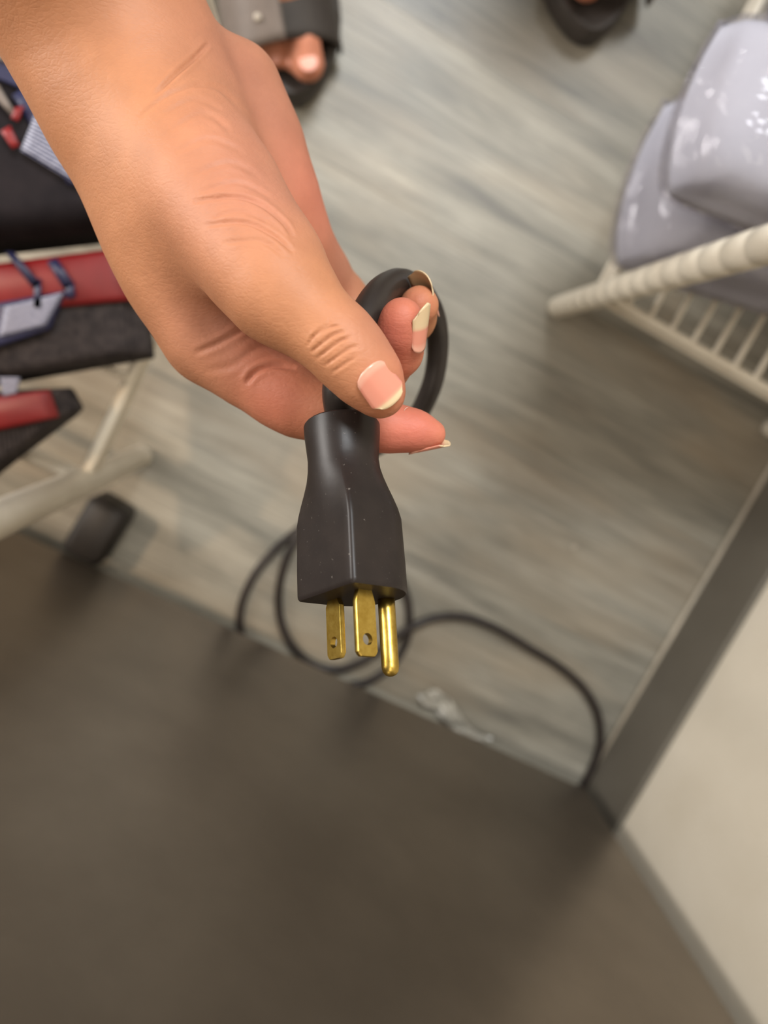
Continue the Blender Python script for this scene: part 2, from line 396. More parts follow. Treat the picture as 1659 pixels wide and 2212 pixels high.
def blade(cx, cy, wdir, tdir, L, name='blade'):
    W, T, r, hz = 6.35, 1.6, 1.55, L - 4.4          # plate outline with a round hole, extruded
    outl = [(-W / 2, 0), (W / 2, 0), (W / 2, L - 1.0), (W / 2 - 1.0, L), (-W / 2 + 1.0, L), (-W / 2, L - 1.0)]
    n = 40; ho = [(r * math.cos(2 * math.pi * k / n), hz + r * math.sin(2 * math.pi * k / n)) for k in range(n)]
    ro = []
    for k in range(n):                               # ray from the hole centre to the outline
        a = 2 * math.pi * k / n; dx, dy = math.cos(a), math.sin(a); best = 1e9
        for (x0, y0), (x1, y1) in zip(outl, outl[1:] + outl[:1]):
            ex, ey = x1 - x0, y1 - y0; den = dx * ey - dy * ex
            if abs(den) < 1e-9: continue
            t = (x0 * ey - (y0 - hz) * ex) / den; u = (x0 * dy - (y0 - hz) * dx) / den
            if t > 0 and -1e-6 <= u <= 1 + 1e-6: best = min(best, t)
        ro.append((dx * best, hz + dy * best))
    V, Fc = [], []
    ins = .12
    for (pts, z) in ((ho, T / 2), ([(x * (1 - ins / 3.2), y - (ins if y > hz else 0)) for x, y in ro], T / 2), (ro, T / 2 - .3), (ro, -T / 2 + .3), ([(x * (1 - ins / 3.2), y - (ins if y > hz else 0)) for x, y in ro], -T / 2), (ho, -T / 2)):
        for x, y in pts: V.append(tow(FC + (PX * cx + PY * cy + wdir * x + tdir * z + axd * (y - .6)) * MM))
    for i in range(6):
        for k in range(n): Fc.append((i * n + k, i * n + (k + 1) % n, ((i + 1) % 6) * n + (k + 1) % n, ((i + 1) % 6) * n + k))
    o = mesh_obj(name, V, Fc, M_BRASS, pc); weighted(o, 25); return o
blade(-6.3, 0, PX, PY, 16.6)
blade(6.3, 0, PY, PX, 17.8)
gp = [FC + (PY * 12.9 + PX * .3 + axd * z) * MM for z in (-.6, 3, 8, 14, 18.6, 19.8, 20.6, 21.0)]
mesh_obj('ground_pin', *tube([tow(p) for p in gp], np.array([2.4, 2.4, 2.4, 2.4, 2.4, 2.15, 1.5, .6]) * MM, 24), M_BRASS, pc)
# cable: from the collar up behind the thumb, over the fingers, down to the floor coil and off to the corner
kt = tow(FC + (PX * cc_[0] + PY * cc_[1] - axd * 47) * MM); kt2 = tow(FC + (PX * cc_[0] + PY * cc_[1] - axd * 54) * MM)
cab = [kt, kt2] + [w3(*q) for q in [(733, 836, .2125), (754, 752, .2135), (786, 690, .2165), (822, 634, .226), (868, 612, .246), (915, 640, .275), (941, 700, .295), (944, 775, .308),
      (926, 850, .318), (880, 925, .335), (800, 975, .37), (755, 1010, .43), (745, 1040, .52), (748, 1060, .62)]]
zc = .0048
cab += [atz(*q) for q in [(735, 1085, .012), (690, 1112, zc), (640, 1148, zc), (590, 1192, zc), (545, 1250, zc), (519, 1320, zc), (527, 1385, zc), (575, 1432, zc), (640, 1462, zc), (715, 1480, zc), (790, 1474, zc), (845, 1438, zc),
      (878, 1385, zc), (884, 1320, zc), (868, 1260, zc + .002), (820, 1180, zc + .004), (740, 1125, zc + .009), (680, 1130, zc + .008), (632, 1180, zc + .009), (607, 1250, zc + .006), (603, 1320, zc), (622, 1380, zc), (665, 1428, zc + .0), (725, 1446, zc + .001), (790, 1425, zc + .002),
      (840, 1388, zc + .005), (890, 1354, zc + .009), (945, 1334, zc + .004), (1005, 1334, zc), (1070, 1357, zc), (1140, 1398, zc), (1205, 1438, zc), (1260, 1486, zc), (1292, 1545, zc), (1296, 1610, zc), (1272, 1675, zc), (1245, 1722, zc), (1210, 1765, zc)]]
P = catmull(cab, 7)
rr = np.interp(np.arange(len(P)), [0, 7 * 6, 7 * 11, len(P)], [.00485, .00485, .0043, .0043])
mesh_obj('cable', *tube(P, rr, 14), M_CABLE, pc)

# ------------------------------------------------------------------ person: right arm and hand
pe = thing('person', (.1, .45, 0), 'person in black slide sandals holding a plug in the right hand', 'person')
def skin_mat():
    m, nt, p = mat('skin', rough=.54, spec=.27)
    at = nd(nt, 'ShaderNodeAttribute', attribute_name='tint'); geo = nd(nt, 'ShaderNodeNewGeometry'); v = geo.outputs['Position']
    n1 = noise(nt, v, 90, 4, .6); r = ramp(nt, [(.3, (.90, .88, .88, 1)), (.7, (1.07, 1.06, 1.05, 1))]); lk(nt, n1.outputs[0], r.inputs[0])
    c = mixc(nt, .8, at.outputs['Color'], r.outputs[0], 'MULTIPLY'); lk(nt, c, p.inputs['Base Color'])
    p.inputs['Subsurface Weight'].default_value = .12; p.inputs['Subsurface Radius'].default_value = (.006, .0025, .0015); p.inputs['Subsurface Scale'].default_value = 1
    n2 = noise(nt, v, 700, 3, .65); n3 = noise(nt, mapping(nt, v, (260, 620, 400), (0, 0, .35)).outputs[0], 1, 3, .6, .5)
    vo = nd(nt, 'ShaderNodeTexVoronoi', feature='DISTANCE_TO_EDGE'); vo.inputs['Scale'].default_value = 1; lk(nt, mapping(nt, v, (420, 760, 560), (0, 0, .5)).outputs[0], vo.inputs['Vector'])
    vm = nd(nt, 'ShaderNodeMath', operation='MINIMUM'); vm.inputs[1].default_value = .22; lk(nt, vo.outputs['Distance'], vm.inputs[0])
    vs = nd(nt, 'ShaderNodeMath', operation='MULTIPLY_ADD'); vs.inputs[1].default_value = 1.6; lk(nt, vm.outputs[0], vs.inputs[0]); lk(nt, n3.outputs[0], vs.inputs[2])
    mx = nd(nt, 'ShaderNodeMath', operation='ADD'); lk(nt, n2.outputs[0], mx.inputs[0]); lk(nt, vs.outputs[0], mx.inputs[1])
    bump(nt, p, mx.outputs[0], .15, .0006); return m
M_SKIN = skin_mat()
def J(px, py, d, rpx): return (c3(px, py, d), rpx * d / FPX)
VZ = np.array([0, 0, 1.0])
F = Field((-.185, -.012, -.325), (.045, .30, -.155), .0010)
f = F.new()
# forearm and wrist, flattened away from the viewer
elb = RM.T @ (np.array([-.17, .31, .635]) - CAM)
wr = J(280, 165, .228, 190); wr1 = J(205, 20, .224, 205)
midf = (elb * .45 + wr1[0] * .55, .036)
F.chain(f, [(elb, .040), midf, wr1, wr, J(345, 300, .234, 178)], .012, (VZ, 1.30))
# palm block
F.chain(f, [J(300, 300, .234, 128), J(372, 500, .234, 116), J(420, 620, .237, 98), J(462, 735, .239, 84)], .018)      # index metacarpal
F.chain(f, [J(370, 260, .243, 120), J(470, 500, .249, 95), J(530, 690, .251, 74)], .016)       # middle
F.chain(f, [J(420, 240, .247, 110), J(530, 450, .256, 92), J(592, 620, .261, 70)], .016)       # ring
f2 = F.new()
F.chain(f2, [J(440, 165, .243, 85), J(500, 205, .249, 96), J(555, 320, .254, 90), J(597, 440, .259, 84), J(640, 530, .266, 70)], .010)   # heel of the palm
f = smin(f, f2, .006)
f3 = F.new()
F.chain(f3, [J(320, 215, .228, 112), J(395, 330, .222, 128), J(470, 440, .214, 126), J(545, 545, .206, 104), J(600, 624, .2, 87)], .014)      # ball of the thumb
f = smin(f, f3, .013)
def finger(pts, k): 
    g = F.new(); F.chain(g, pts, k); return g
thumb = finger([J(590, 590, .2015, 92), J(612, 634, .200, 86), J(672, 690, .1972, 77), J(730, 736, .1955, 74), J(770, 783, .1958, 68), J(806, 826, .1965, 57), J(826, 856, .197, 43)], .006)
out = smin(f, thumb, .012)
fingers = [
 ([J(462, 735, .239, 84), J(540, 800, .236, 76), J(605, 845, .2335, 73), J(655, 868, .232, 73), J(720, 893, .229, 62), J(790, 915, .2262, 54), J(850, 925, .2252, 46), J(902, 931, .2245, 36), J(938, 938, .224, 25)], .010),
 ([J(530, 690, .251, 74), J(640, 760, .250, 66), J(765, 800, .246, 58), J(828, 790, .234, 52), J(860, 760, .224, 47), J(866, 715, .2165, 45), J(868, 686, .213, 42)], .009),
 ([J(592, 620, .261, 70), J(700, 690, .270, 60), J(800, 722, .272, 52), J(860, 712, .257, 47), J(890, 688, .243, 45), J(906, 660, .234, 42)], .008),
 ([J(640, 530, .266, 70), J(690, 585, .276, 58), J(742, 645, .286, 48), J(775, 705, .284, 42), J(790, 745, .272, 37)], .008)]
for pts, k in fingers: out = np.minimum(out, smin(f, finger(pts, .005), k))
out = np.minimum(out, smin(f, thumb, .012))
V, Q = F.net(out); V = relax(V, Q, 6); V, Q = subdivided(V, Q)
N = normals(V, Q)
# creases: polylines on the surface, pressed in along the normal
pxv = CX + V[:, 0] / -V[:, 2] * FPX; pyv = CY - V[:, 1] / -V[:, 2] * FPX; dv = -V[:, 2]
front = np.clip((N * (-V / np.linalg.norm(V, axis=1)[:, None])).sum(1) * 3, 0, 1)
def crease(pts, wpx, dep, d0, d1, ridge=.35):
    global V
    C_ = catmull([(a, b, 0) for a, b in pts], 6)[:, :2]; n = len(C_); best = np.full(len(V), 1e9); tt = np.zeros(len(V))
    lo, hi = C_.min(0) - wpx * 5, C_.max(0) + wpx * 5
    sel = np.where((pxv > lo[0]) & (pxv < hi[0]) & (pyv > lo[1]) & (pyv < hi[1]) & (dv > d0) & (dv < d1) & (front > 0))[0]
    if not len(sel): return
    p = np.stack([pxv[sel], pyv[sel]], 1); bb = np.full(len(sel), 1e9); t_ = np.zeros(len(sel))
    for i in range(n - 1):
        a, b = C_[i], C_[i + 1]; e = b - a; h = np.clip(((p - a) @ e) / max(e @ e, 1e-9), 0, 1); dd = np.linalg.norm(p - a - h[:, None] * e, axis=1)
        mk = dd < bb; bb[mk] = dd[mk]; t_[mk] = (i + h[mk]) / (n - 1)
    x = bb / wpx; fade = np.clip(np.minimum(t_, 1 - t_) * 5, 0, 1) ** .7
    prof = -np.exp(-x * x) + ridge * np.exp(-((x - 2.0) / 1.0) ** 2)
    V[sel] += N[sel] * (prof * fade * front[sel] * dep)[:, None]
A0, A1 = .17, .262
for pts, wpx, dep in [
  ([(335, 205), (375, 165), (420, 125), (452, 92)], 5, .0006), ([(300, 255), (350, 215), (400, 190), (440, 180)], 5, .00035),
  ([(420, 185), (470, 190), (520, 235)], 5, .0004),
  ([(350, 250), (420, 215), (478, 235)], 6, .0003), ([(365, 285), (440, 245), (500, 285)], 6, .0003), ([(380, 330), (450, 300), (530, 330)], 6, .0003),
  ([(420, 375), (500, 352), (565, 385)], 6, .0003), ([(430, 415), (515, 395), (590, 430)], 5, .0003),
  ([(415, 436), (500, 425), (560, 440), (612, 480), (634, 515)], 4.5, .0007), ([(440, 487), (525, 480), (590, 508), (634, 545)], 4.5, .0006),
  ([(460, 470), (520, 455), (580, 480)], 4, .0003), ([(480, 525), (560, 520), (615, 555)], 5, .0003),
  ([(418, 764), (470, 742), (520, 712), (550, 688)], 6.5, .00045),
  ([(530, 830), (552, 803), (590, 790), (640, 794)], 6, .0009), ([(440, 800), (500, 790), (560, 750), (630, 745)], 8, .00025),
  ([(664, 748), (680, 726), (712, 708), (735, 704)], 3.4, .0004), ([(672, 762), (694, 742), (722, 722), (744, 716)], 3.4, .0005), ([(684, 776), (708, 756), (736, 736), (758, 728)], 3.4, .00045),
  ([(700, 792), (726, 772), (756, 752), (774, 748)], 3.6, .0004), ([(716, 806), (742, 788), (768, 772)], 3.4, .0003), ([(668, 734), (690, 712), (716, 698)], 3.2, .0003),
  ]: crease(pts, wpx, dep, .213 if pts[0][0] < 560 and pts[0][1] > 680 else A0, A1)
# skin colour: tan back of the hand and arm, pink palm and finger pads; shade painted in along the little-finger side
lin = lambda r, g, b: np.array(srgb(r, g, b)[:3])
TAN, PINK, RED, SHADE = lin(178, 122, 86), lin(177, 119, 98), lin(192, 106, 90), lin(164, 111, 90)
colr = np.tile(TAN, (len(V), 1))
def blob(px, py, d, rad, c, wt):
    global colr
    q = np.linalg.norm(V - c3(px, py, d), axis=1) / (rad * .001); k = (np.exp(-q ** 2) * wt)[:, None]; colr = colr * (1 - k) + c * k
for a in [(500, 210, .235, 22, PINK, .7), (600, 250, .25, 26, SHADE, .8), (620, 400, .25, 24, SHADE, .5), (650, 420, .25, 18, RED, .25), (690, 480, .262, 22, RED, .4), (560, 300, .21, 20, PINK, .7), (570, 450, .2, 22, PINK, .8), (440, 420, .21, 14, PINK, .3),
          (560, 740, .235, 18, PINK, .8), (470, 690, .23, 16, PINK, .7), (600, 870, .222, 16, RED, .55), (900, 930, .218, 18, RED, .85), (850, 720, .212, 14, RED, .85), (880, 640, .22, 12, RED, .7), (740, 600, .27, 16, SHADE, .7),
          (840, 820, .197, 9, RED, .5), (800, 720, .192, 11, PINK, .5), (620, 790, .24, 14, RED, .5), (800, 960, .222, 10, RED, .5), (400, 100, .225, 22, SHADE, .5), (480, 120, .23, 16, SHADE, .4)]: blob(*a)
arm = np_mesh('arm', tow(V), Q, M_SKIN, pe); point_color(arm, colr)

# nails
def nail_mat():
    m, nt, p = mat('fingernail', rough=.22, spec=.5); at = nd(nt, 'ShaderNodeAttribute', attribute_name='tint'); lk(nt, at.outputs['Color'], p.inputs['Base Color'])
    p.inputs['Subsurface Weight'].default_value = .1; p.inputs['Subsurface Radius'].default_value = (.002, .001, .001); return m
M_NAIL = nail_mat()
from mathutils.bvhtree import BVHTree
SKIN_BVH = BVHTree.FromPolygons([tuple(map(float, v)) for v in V], [tuple(map(int, q)) for q in Q])
def skin_height(p, n):
    h = SKIN_BVH.ray_cast(Vector(p + n * .03), Vector(-n)); return None if h[0] is None else float((np.array(h[0]) - p) @ n)
def nail(base, tip, nrm, rad, half, free, name='fingernail', point=.0, lift=.0003, arch=0.0):
    # base, tip: on the finger's axis; nrm: outward; rad: distance of the plate from the axis; half: half width; free: part beyond the bed
    base, tip, nrm = map(np.asarray, (base, tip, nrm)); a = tip - base; L = np.linalg.norm(a); a = a / L
    nrm = nrm - a * nrm.dot(a); nrm /= np.linalg.norm(nrm); s_ = np.cross(a, nrm); nu, nv_ = 14, 18; V, Fc, Cc = [], [], []
    h0, h1 = skin_height(base + a * L * .08, nrm) or rad, skin_height(base + a * L * min(free, .6), nrm) or rad
    hv0 = lambda v: h0 + (h1 - h0) * (v - .08) / (min(free, .6) - .08); up = 0.0
    for v_ in np.linspace(.1, min(free, .8), 7):
        for u_ in (-.45, -.2, 0, .2, .45):
            hs = skin_height(base + a * L * v_ + s_ * (u_ * half), nrm)
            if hs is not None: up = max(up, min(hs - hv0(v_) + .8 * (rad - math.sqrt(max(rad * rad - (u_ * half) ** 2, 0))), .0012))
    hv = lambda v: hv0(v) + up
    for side in (0, 1):
        for j in range(nv_ + 1):
            v = j / nv_
            for i in range(nu + 1):
                u = i / nu * 2 - 1
                wd = half * (1 - .12 * (1 - v)) * (1 - .25 * max(0, v - .8) / .2)
                vv = v - .16 * (1 - math.sqrt(max(0, 1 - u * u))) * (1 if v > .5 else -1) * (abs(v - .5) * 2) ** 2 + (point * (1 - abs(u)) * max(0, v - .7))
                drop = rad - math.sqrt(max(rad * rad - (u * wd) ** 2, 0)) * 1.0
                V.append(base + a * (vv * L) + s_ * (u * wd) + nrm * (hv(vv) + lift - drop * .8 - .00045 * side - arch * vv * vv))
                bed = lin(212, 138, 116); lun = lin(218, 160, 138); fr_ = lin(212, 186, 148); k = min(max((v - free) / .05, 0), 1); q = min(max((.22 - v) / .1, 0), 1)
                Cc.append((bed * (1 - q) + lun * q) * (1 - k) + fr_ * k)
    n0 = (nu + 1) * (nv_ + 1)
    for side in (0, 1):
        for j in range(nv_):
            for i in range(nu):
                a0 = side * n0 + j * (nu + 1) + i; q = (a0, a0 + 1, a0 + nu + 2, a0 + nu + 1); Fc.append(q if side == 0 else q[::-1])
    rim = [i for i in range(nu)] + [j * (nu + 1) + nu for j in range(nv_)] + [nv_ * (nu + 1) + i for i in range(nu, 0, -1)] + [j * (nu + 1) for j in range(nv_, 0, -1)]
    for x, y in zip(rim, rim[1:] + rim[:1]): Fc.append((y, x, x + n0, y + n0))
    o = mesh_obj(name, [tow(v) for v in V], Fc, M_NAIL, pe); point_color(o, np.array(Cc)); return o
nail(c3(787, 812, .1962), c3(848, 879, .1968), np.array([.10, .02, 1.0]), .0064, .0054, .82)
nail(c3(872, 742, .2185), c3(893, 648, .2095), np.array([.75, .12, .66]), .0058, .0046, .52, point=.25)
nail(c3(890, 694, .2425), c3(908, 594, .228), np.array([.75, .50, -.42]), .0064, .0060, .50)
nail(c3(885, 932, .2248), c3(975, 938, .2235), np.array([.1, -.9, -.35]), .0047, .0040, .80)

# ------------------------------------------------------------------ feet and sandals
def foot(sign, toe, heel, name, du=0.0):
    # toe, heel: floor points; sign +1 when the big toe lies to +x of the foot axis
    toe, heel = np.array(toe, float), np.array(heel, float); a = toe - heel; L = np.linalg.norm(a); a /= L; b = np.cross(UP, a)      # b: left of walking direction
    b = b * sign
    P = lambda u, v, z: toe - a * u + b * v + UP * z                  # u back from the toe end of the sole, v towards the big toe
    S0 = .030
    Fd = Field(np.minimum(toe, heel) - .09, np.maximum(toe, heel) + np.array([.09, .09, .42]), .0035); g = Fd.new()
    Fd.chain(g, [(P(.155, .004, S0 + .042), .036), (P(.085, .004, S0 + .026), .030), (P(.058, .004, S0 + .016), .019)], .012, (b, .78))
    Fd.chain(g, [(P(.085, .021, S0 + .020), .020), (P(.053, .022, S0 + .013), .0125)], .01); Fd.chain(g, [(P(.085, -.022, S0 + .018), .019), (P(.06, -.026, S0 + .012), .012)], .01)
    Fd.chain(g, [(P(L - .045, 0, S0 + .035), .034), (P(.165, .004, S0 + .045), .036)], .015)
    Fd.chain(g, [(P(L - .06, 0, S0 + .05), .036), (P(L - .065, 0, S0 + .11), .034), (P(L - .07, 0, S0 + .30), .048)], .02)
    toes = [(.019, .020, .0145, .050), (.0065, .026, .0088, .054), (-.008, .030, .0082, .056), (-.020, .036, .0078, .060), (-.031, .044, .0074, .066)]
    toes = [(v, u + du, r, u0 + du) for v, u, r, u0 in toes]
    for v, u, r, u0 in toes:
        h = Fd.new(); Fd.chain(h, [(P(u0 + .02, v * .95, S0 + r + .006), r), (P((u + u0) / 2, v, S0 + r + .005), r * .92), (P(u, v, S0 + r), r)], .003); g = np.minimum(g, smin(g, h, .004))
    Vv, Qq = Fd.net(g); Vv = relax(Vv, Qq, 4); o = np_mesh(name, Vv, Qq, M_SKIN, pe)
    cc = np.tile(lin(186, 124, 92), (len(Vv), 1)); dt = (Vv - toe) @ -a; k = np.clip((.06 - dt) / .03, 0, 1)[:, None] * .5; cc = cc * (1 - k) + lin(204, 130, 106) * k; point_color(o, cc)
    for v, u, r, u0 in toes:
        c_ = P(u, v, S0 + r); e = Field(c_ - .014, c_ + .014, .002)
        t_ = np.linspace(0, 2 * math.pi, 13)[:-1]; Vn = [c_ + UP * (r + .0006)] + [c_ + UP * (r * .93) + b * (r * .55 * math.cos(x)) - a * (-r * .25 + r * .5 * math.sin(x)) for x in t_]
        no = mesh_obj('toenail', Vn, [(0, 1 + i, 1 + (i + 1) % 12) for i in range(12)], M_TOENAIL, o); point_color(no, np.tile(lin(226, 160, 140), (13, 1)))
    # sandal: sole outline, moulded footbed rim, two straps
    oc = []
    for t in np.linspace(0, 2 * math.pi, 49)[:-1]:
        u = L / 2 - math.cos(t) * L / 2; q = u / L
        wdt = .050 * (math.sin(min(q / .36, 1) * math.pi / 2) ** .52 if q < .36 else 1 - .34 * ((q - .36) / .64) ** 1.1 if q < .88 else (.715 * math.sqrt(max(0, 1 - ((q - .88) / .12) ** 2))))
        oc.append((u, math.sin(t) > 0, wdt, t))
    rings = []
    for ins, z in ((.004, .0005), (0, .004), (-.001, .016), (0, .028), (.003, .032), (.007, .0315), (.010, S0 - .0015)):
        ring = []
        for u, s_, wdt, t in oc:
            v = (1 if s_ else -1) * wdt * (1 - ins / .05) + .010 * math.exp(-((u - .05) / .07) ** 2); u2 = L / 2 + (u - L / 2) * (1 - ins / (L / 2)); ring.append(P(u2, v, z))
        rings.append(ring)
    Vs = [p for r_ in rings for p in r_]; n = len(oc); Fs = [(i * n + k, i * n + (k + 1) % n, (i + 1) * n + (k + 1) % n, (i + 1) * n + k) for i in range(len(rings) - 1) for k in range(n)]
    Fs += [tuple(range(n))[::-1], tuple((len(rings) - 1) * n + k for k in range(n))]
    sd = mesh_obj('sandal', Vs, Fs, M_SANDAL, pe); weighted(sd, 50)
    def strap(u0, u1, h0, h1, mm, va, vb, nm):
        Vt, Ft = [], []; nu_, nv2 = 8, 22
        for off in (0, .0035):
            for i in range(nu_ + 1):
                u = u0 + (u1 - u0) * i / nu_; hh = h0 + (h1 - h0) * i / nu_
                for j in range(nv2 + 1):
                    th = va + (vb - va) * j / nv2; x = .0475 * math.cos(th); z = .016 + (hh - .016) * math.sin(th) ** .75 if math.sin(th) > 0 else .016
                    Vt.append(P(u, x * (1 + off / .05) + .0025, z + off * math.sin(max(th, 0))))
        m_ = (nu_ + 1) * (nv2 + 1)
        for i in range(nu_):
            for j in range(nv2):
                k = i * (nv2 + 1) + j; Ft.append((k, k + 1, k + nv2 + 2, k + nv2 + 1)[::-1]); Ft.append((m_ + k, m_ + k + 1, m_ + k + nv2 + 2, m_ + k + nv2 + 1))
        e = [j for j in range(nv2)] + [i * (nv2 + 1) + nv2 for i in range(nu_)] + [nu_ * (nv2 + 1) + j for j in range(nv2, 0, -1)] + [i * (nv2 + 1) for i in range(nu_, 0, -1)]
        for x, y in zip(e, e[1:] + e[:1]): Ft.append((x, y, y + m_, x + m_))
        return mesh_obj(nm, Vt, Ft, mm, sd)
    s1 = strap(.034, .078, .062, .078, M_SANDAL, .0, math.pi, 'front_strap'); strap(.098, .140, .102, .122, M_SANDAL, 0, math.pi, 'rear_strap')
    s2 = strap(.033, .081, .0655, .082, M_STRAP, 1.55, math.pi, 'strap_flap')
    for (u, th) in ((.050, 2.0), (.070, 2.45)):
        z = .016 + (.071 - .016) * math.sin(th) ** .75; c_ = P(u, .0515 * math.cos(th) + .005, z + .006)
        mesh_obj('stud', *tube([c_ - UP * .003, c_, c_ + UP * .0015], [.0032, .003, .0016], 10), M_STUD, sd)
    return o
M_SANDAL = noisy('black_sandal_foam', srgb(52, 46, 42), srgb(62, 55, 50), 60, .55, bs=.1, bd=.0006, bscale=500)
M_STRAP = noisy('grey_strap', srgb(112, 100, 92), srgb(124, 111, 102), 50, .5)
M_TOENAIL = M_NAIL.copy(); M_TOENAIL.node_tree.nodes['Principled BSDF'].inputs['Roughness'].default_value = .5
M_STUD = noisy('pale_stud', srgb(190, 176, 160), srgb(200, 188, 172), 50, .4)
tR = atz(632, 238, 0.0); foot(1, tR, tR + np.array([-.045, .252, 0]), 'foot')
tL = atz(1270, 106, 0.0); foot(-1, tL, tL + np.array([.012, .255, 0]), 'foot', .014)

# ------------------------------------------------------------------ upper arm beyond the elbow
M_SHIRT = noisy('dark_blue_cotton', srgb(44, 50, 70), srgb(56, 62, 84), 30, .85, spec=.2)
M_TROUS = noisy('black_cotton', srgb(30, 29, 31), srgb(40, 39, 41), 30, .85, spec=.2)
A = lambda *v: np.array(v, float)
ELB = A(-.17, .31, .635); SHR = A(-.085, .45, .90); WRW = tow(wr1[0])
def sdf(name, lo, hi, h, chains, m, parent, tint=None, flat=None):
    Fq = Field(lo, hi, h); g = None
    for ch, kin, kout, fl in chains:
        q = Fq.new(); Fq.chain(q, ch, kin, fl); g = q if g is None else smin(g, q, kout)
    v, q = Fq.net(g); v = relax(v, q, 4); o = np_mesh(name, v, q, m, parent)
    if tint is not None: point_color(o, np.tile(tint, (len(v), 1)))
    return o
FA = (RM @ VZ, 1.30)
sdf('upper_arm', (-.30, .02, .46), (.04, .56, 1.02), .004, [([(WRW, wr1[1] - .0006), (tow(midf[0]), .0356), (ELB, .0395)], .012, .01, FA), ([(ELB, .036), (ELB * .5 + SHR * .5, .041), (SHR, .045)], .01, .02, None)], M_SKIN, pe, TAN)
sdf('sleeve', (-.32, .20, .62), (.06, .60, 1.06), .005, [([(ELB * .55 + SHR * .45, .050), (SHR, .062), (SHR + A(.03, .03, .015), .064)], .02, .02, None)], M_SHIRT, pe)
for t_, (ax_, ay_) in ((tR, (-.036, .192)), (tL, (.009, .195))):
    b_ = t_ + A(ax_, ay_, 0)
    sdf('trouser_leg', b_ + A(-.12, -.16, .08), b_ + A(.12, .14, .60), .006, [([(b_ + UP * .17, .050), (b_ + A(0, .01, .32), .058), (b_ + A(0, .02, .45), .060)], .02, .02, None)], M_TROUS, pe)

# ------------------------------------------------------------------ packs on the left rack
def rib_mat():
    m, nt, p = mat('dark_ribbed_knit', srgb(58, 52, 52), rough=.85, spec=.2); tc = nd(nt, 'ShaderNodeTexCoord')
    n = noise(nt, tc.outputs['Object'], 140, 3, .6); r = ramp(nt, [(.3, srgb(46, 42, 43)), (.7, srgb(72, 65, 64))]); lk(nt, n.outputs[0], r.inputs[0]); lk(nt, r.outputs[0], p.inputs['Base Color']); return m
M_RIB = rib_mat()
M_RED = noisy('red_card', srgb(108, 10, 14), srgb(128, 18, 20), 25, .45)
M_NAVY = noisy('navy_card', srgb(26, 26, 56), srgb(38, 40, 76), 25, .45)
M_BLACKK = noisy('black_knit', srgb(24, 19, 22), srgb(34, 28, 30), 60, .85, spec=.2)
def print_mat():
    m, nt, p = mat('small_white_print', rough=.5); tc = nd(nt, 'ShaderNodeTexCoord'); v = tc.outputs['UV']
    wv_ = nd(nt, 'ShaderNodeTexWave', wave_type='BANDS', bands_direction='Y'); wv_.inputs['Scale'].default_value = 4.2; wv_.inputs['Distortion'].default_value = .0; lk(nt, v, wv_.inputs['Vector'])
    n = noise(nt, mapping(nt, v, (55, 13.3, 1)).outputs[0], 1, 2, .6)
    mu = nd(nt, 'ShaderNodeMath', operation='MULTIPLY'); lk(nt, wv_.outputs['Fac'], mu.inputs[0]); lk(nt, n.outputs[0], mu.inputs[1])
    r = ramp(nt, [(.25, srgb(40, 42, 78)), (.42, srgb(178, 178, 190))]); lk(nt, mu.outputs[0], r.inputs[0]); lk(nt, r.outputs[0], p.inputs['Base Color']); return m
M_PRINT = print_mat()
def quad_patch(corners, lift, m, name, parent, th=.0012, n=8, bulge=0.0):
    c = [np.asarray(q, float) for q in corners]; nrm = np.cross(c[1] - c[0], c[3] - c[0]); nrm /= np.linalg.norm(nrm); V, Fc, uv = [], [], []
    if nrm[2] < 0: nrm = -nrm
    for s_ in (1, 0):
        for j in range(n + 1):
            for i in range(n + 1):
                a, b = i / n, j / n; p = c[0] * (1 - a) * (1 - b) + c[1] * a * (1 - b) + c[2] * a * b + c[3] * (1 - a) * b
                V.append(p + nrm * (lift + (th if s_ else 0) + bulge * 16 * a * (1 - a) * b * (1 - b))); uv.append((a, b))
    m_ = (n + 1) ** 2
    for j in range(n):
        for i in range(n):
            k = j * (n + 1) + i; Fc.append((k, k + 1, k + n + 2, k + n + 1)); Fc.append((m_ + k, m_ + k + n + 1, m_ + k + n + 2, m_ + k + 1))
    e = list(range(n)) + [j * (n + 1) + n for j in range(n)] + [n * (n + 1) + i for i in range(n, 0, -1)] + [j * (n + 1) for j in range(n, 0, -1)]
    for x, y in zip(e, e[1:] + e[:1]): Fc.append((y, x, x + m_, y + m_))
    o = mesh_obj(name, V, Fc, m, parent); ul = o.data.uv_layers.new(name='UVMap')
    for lp in o.data.loops: ul.data[lp.index].uv = uv[lp.vertex_index]
    return o
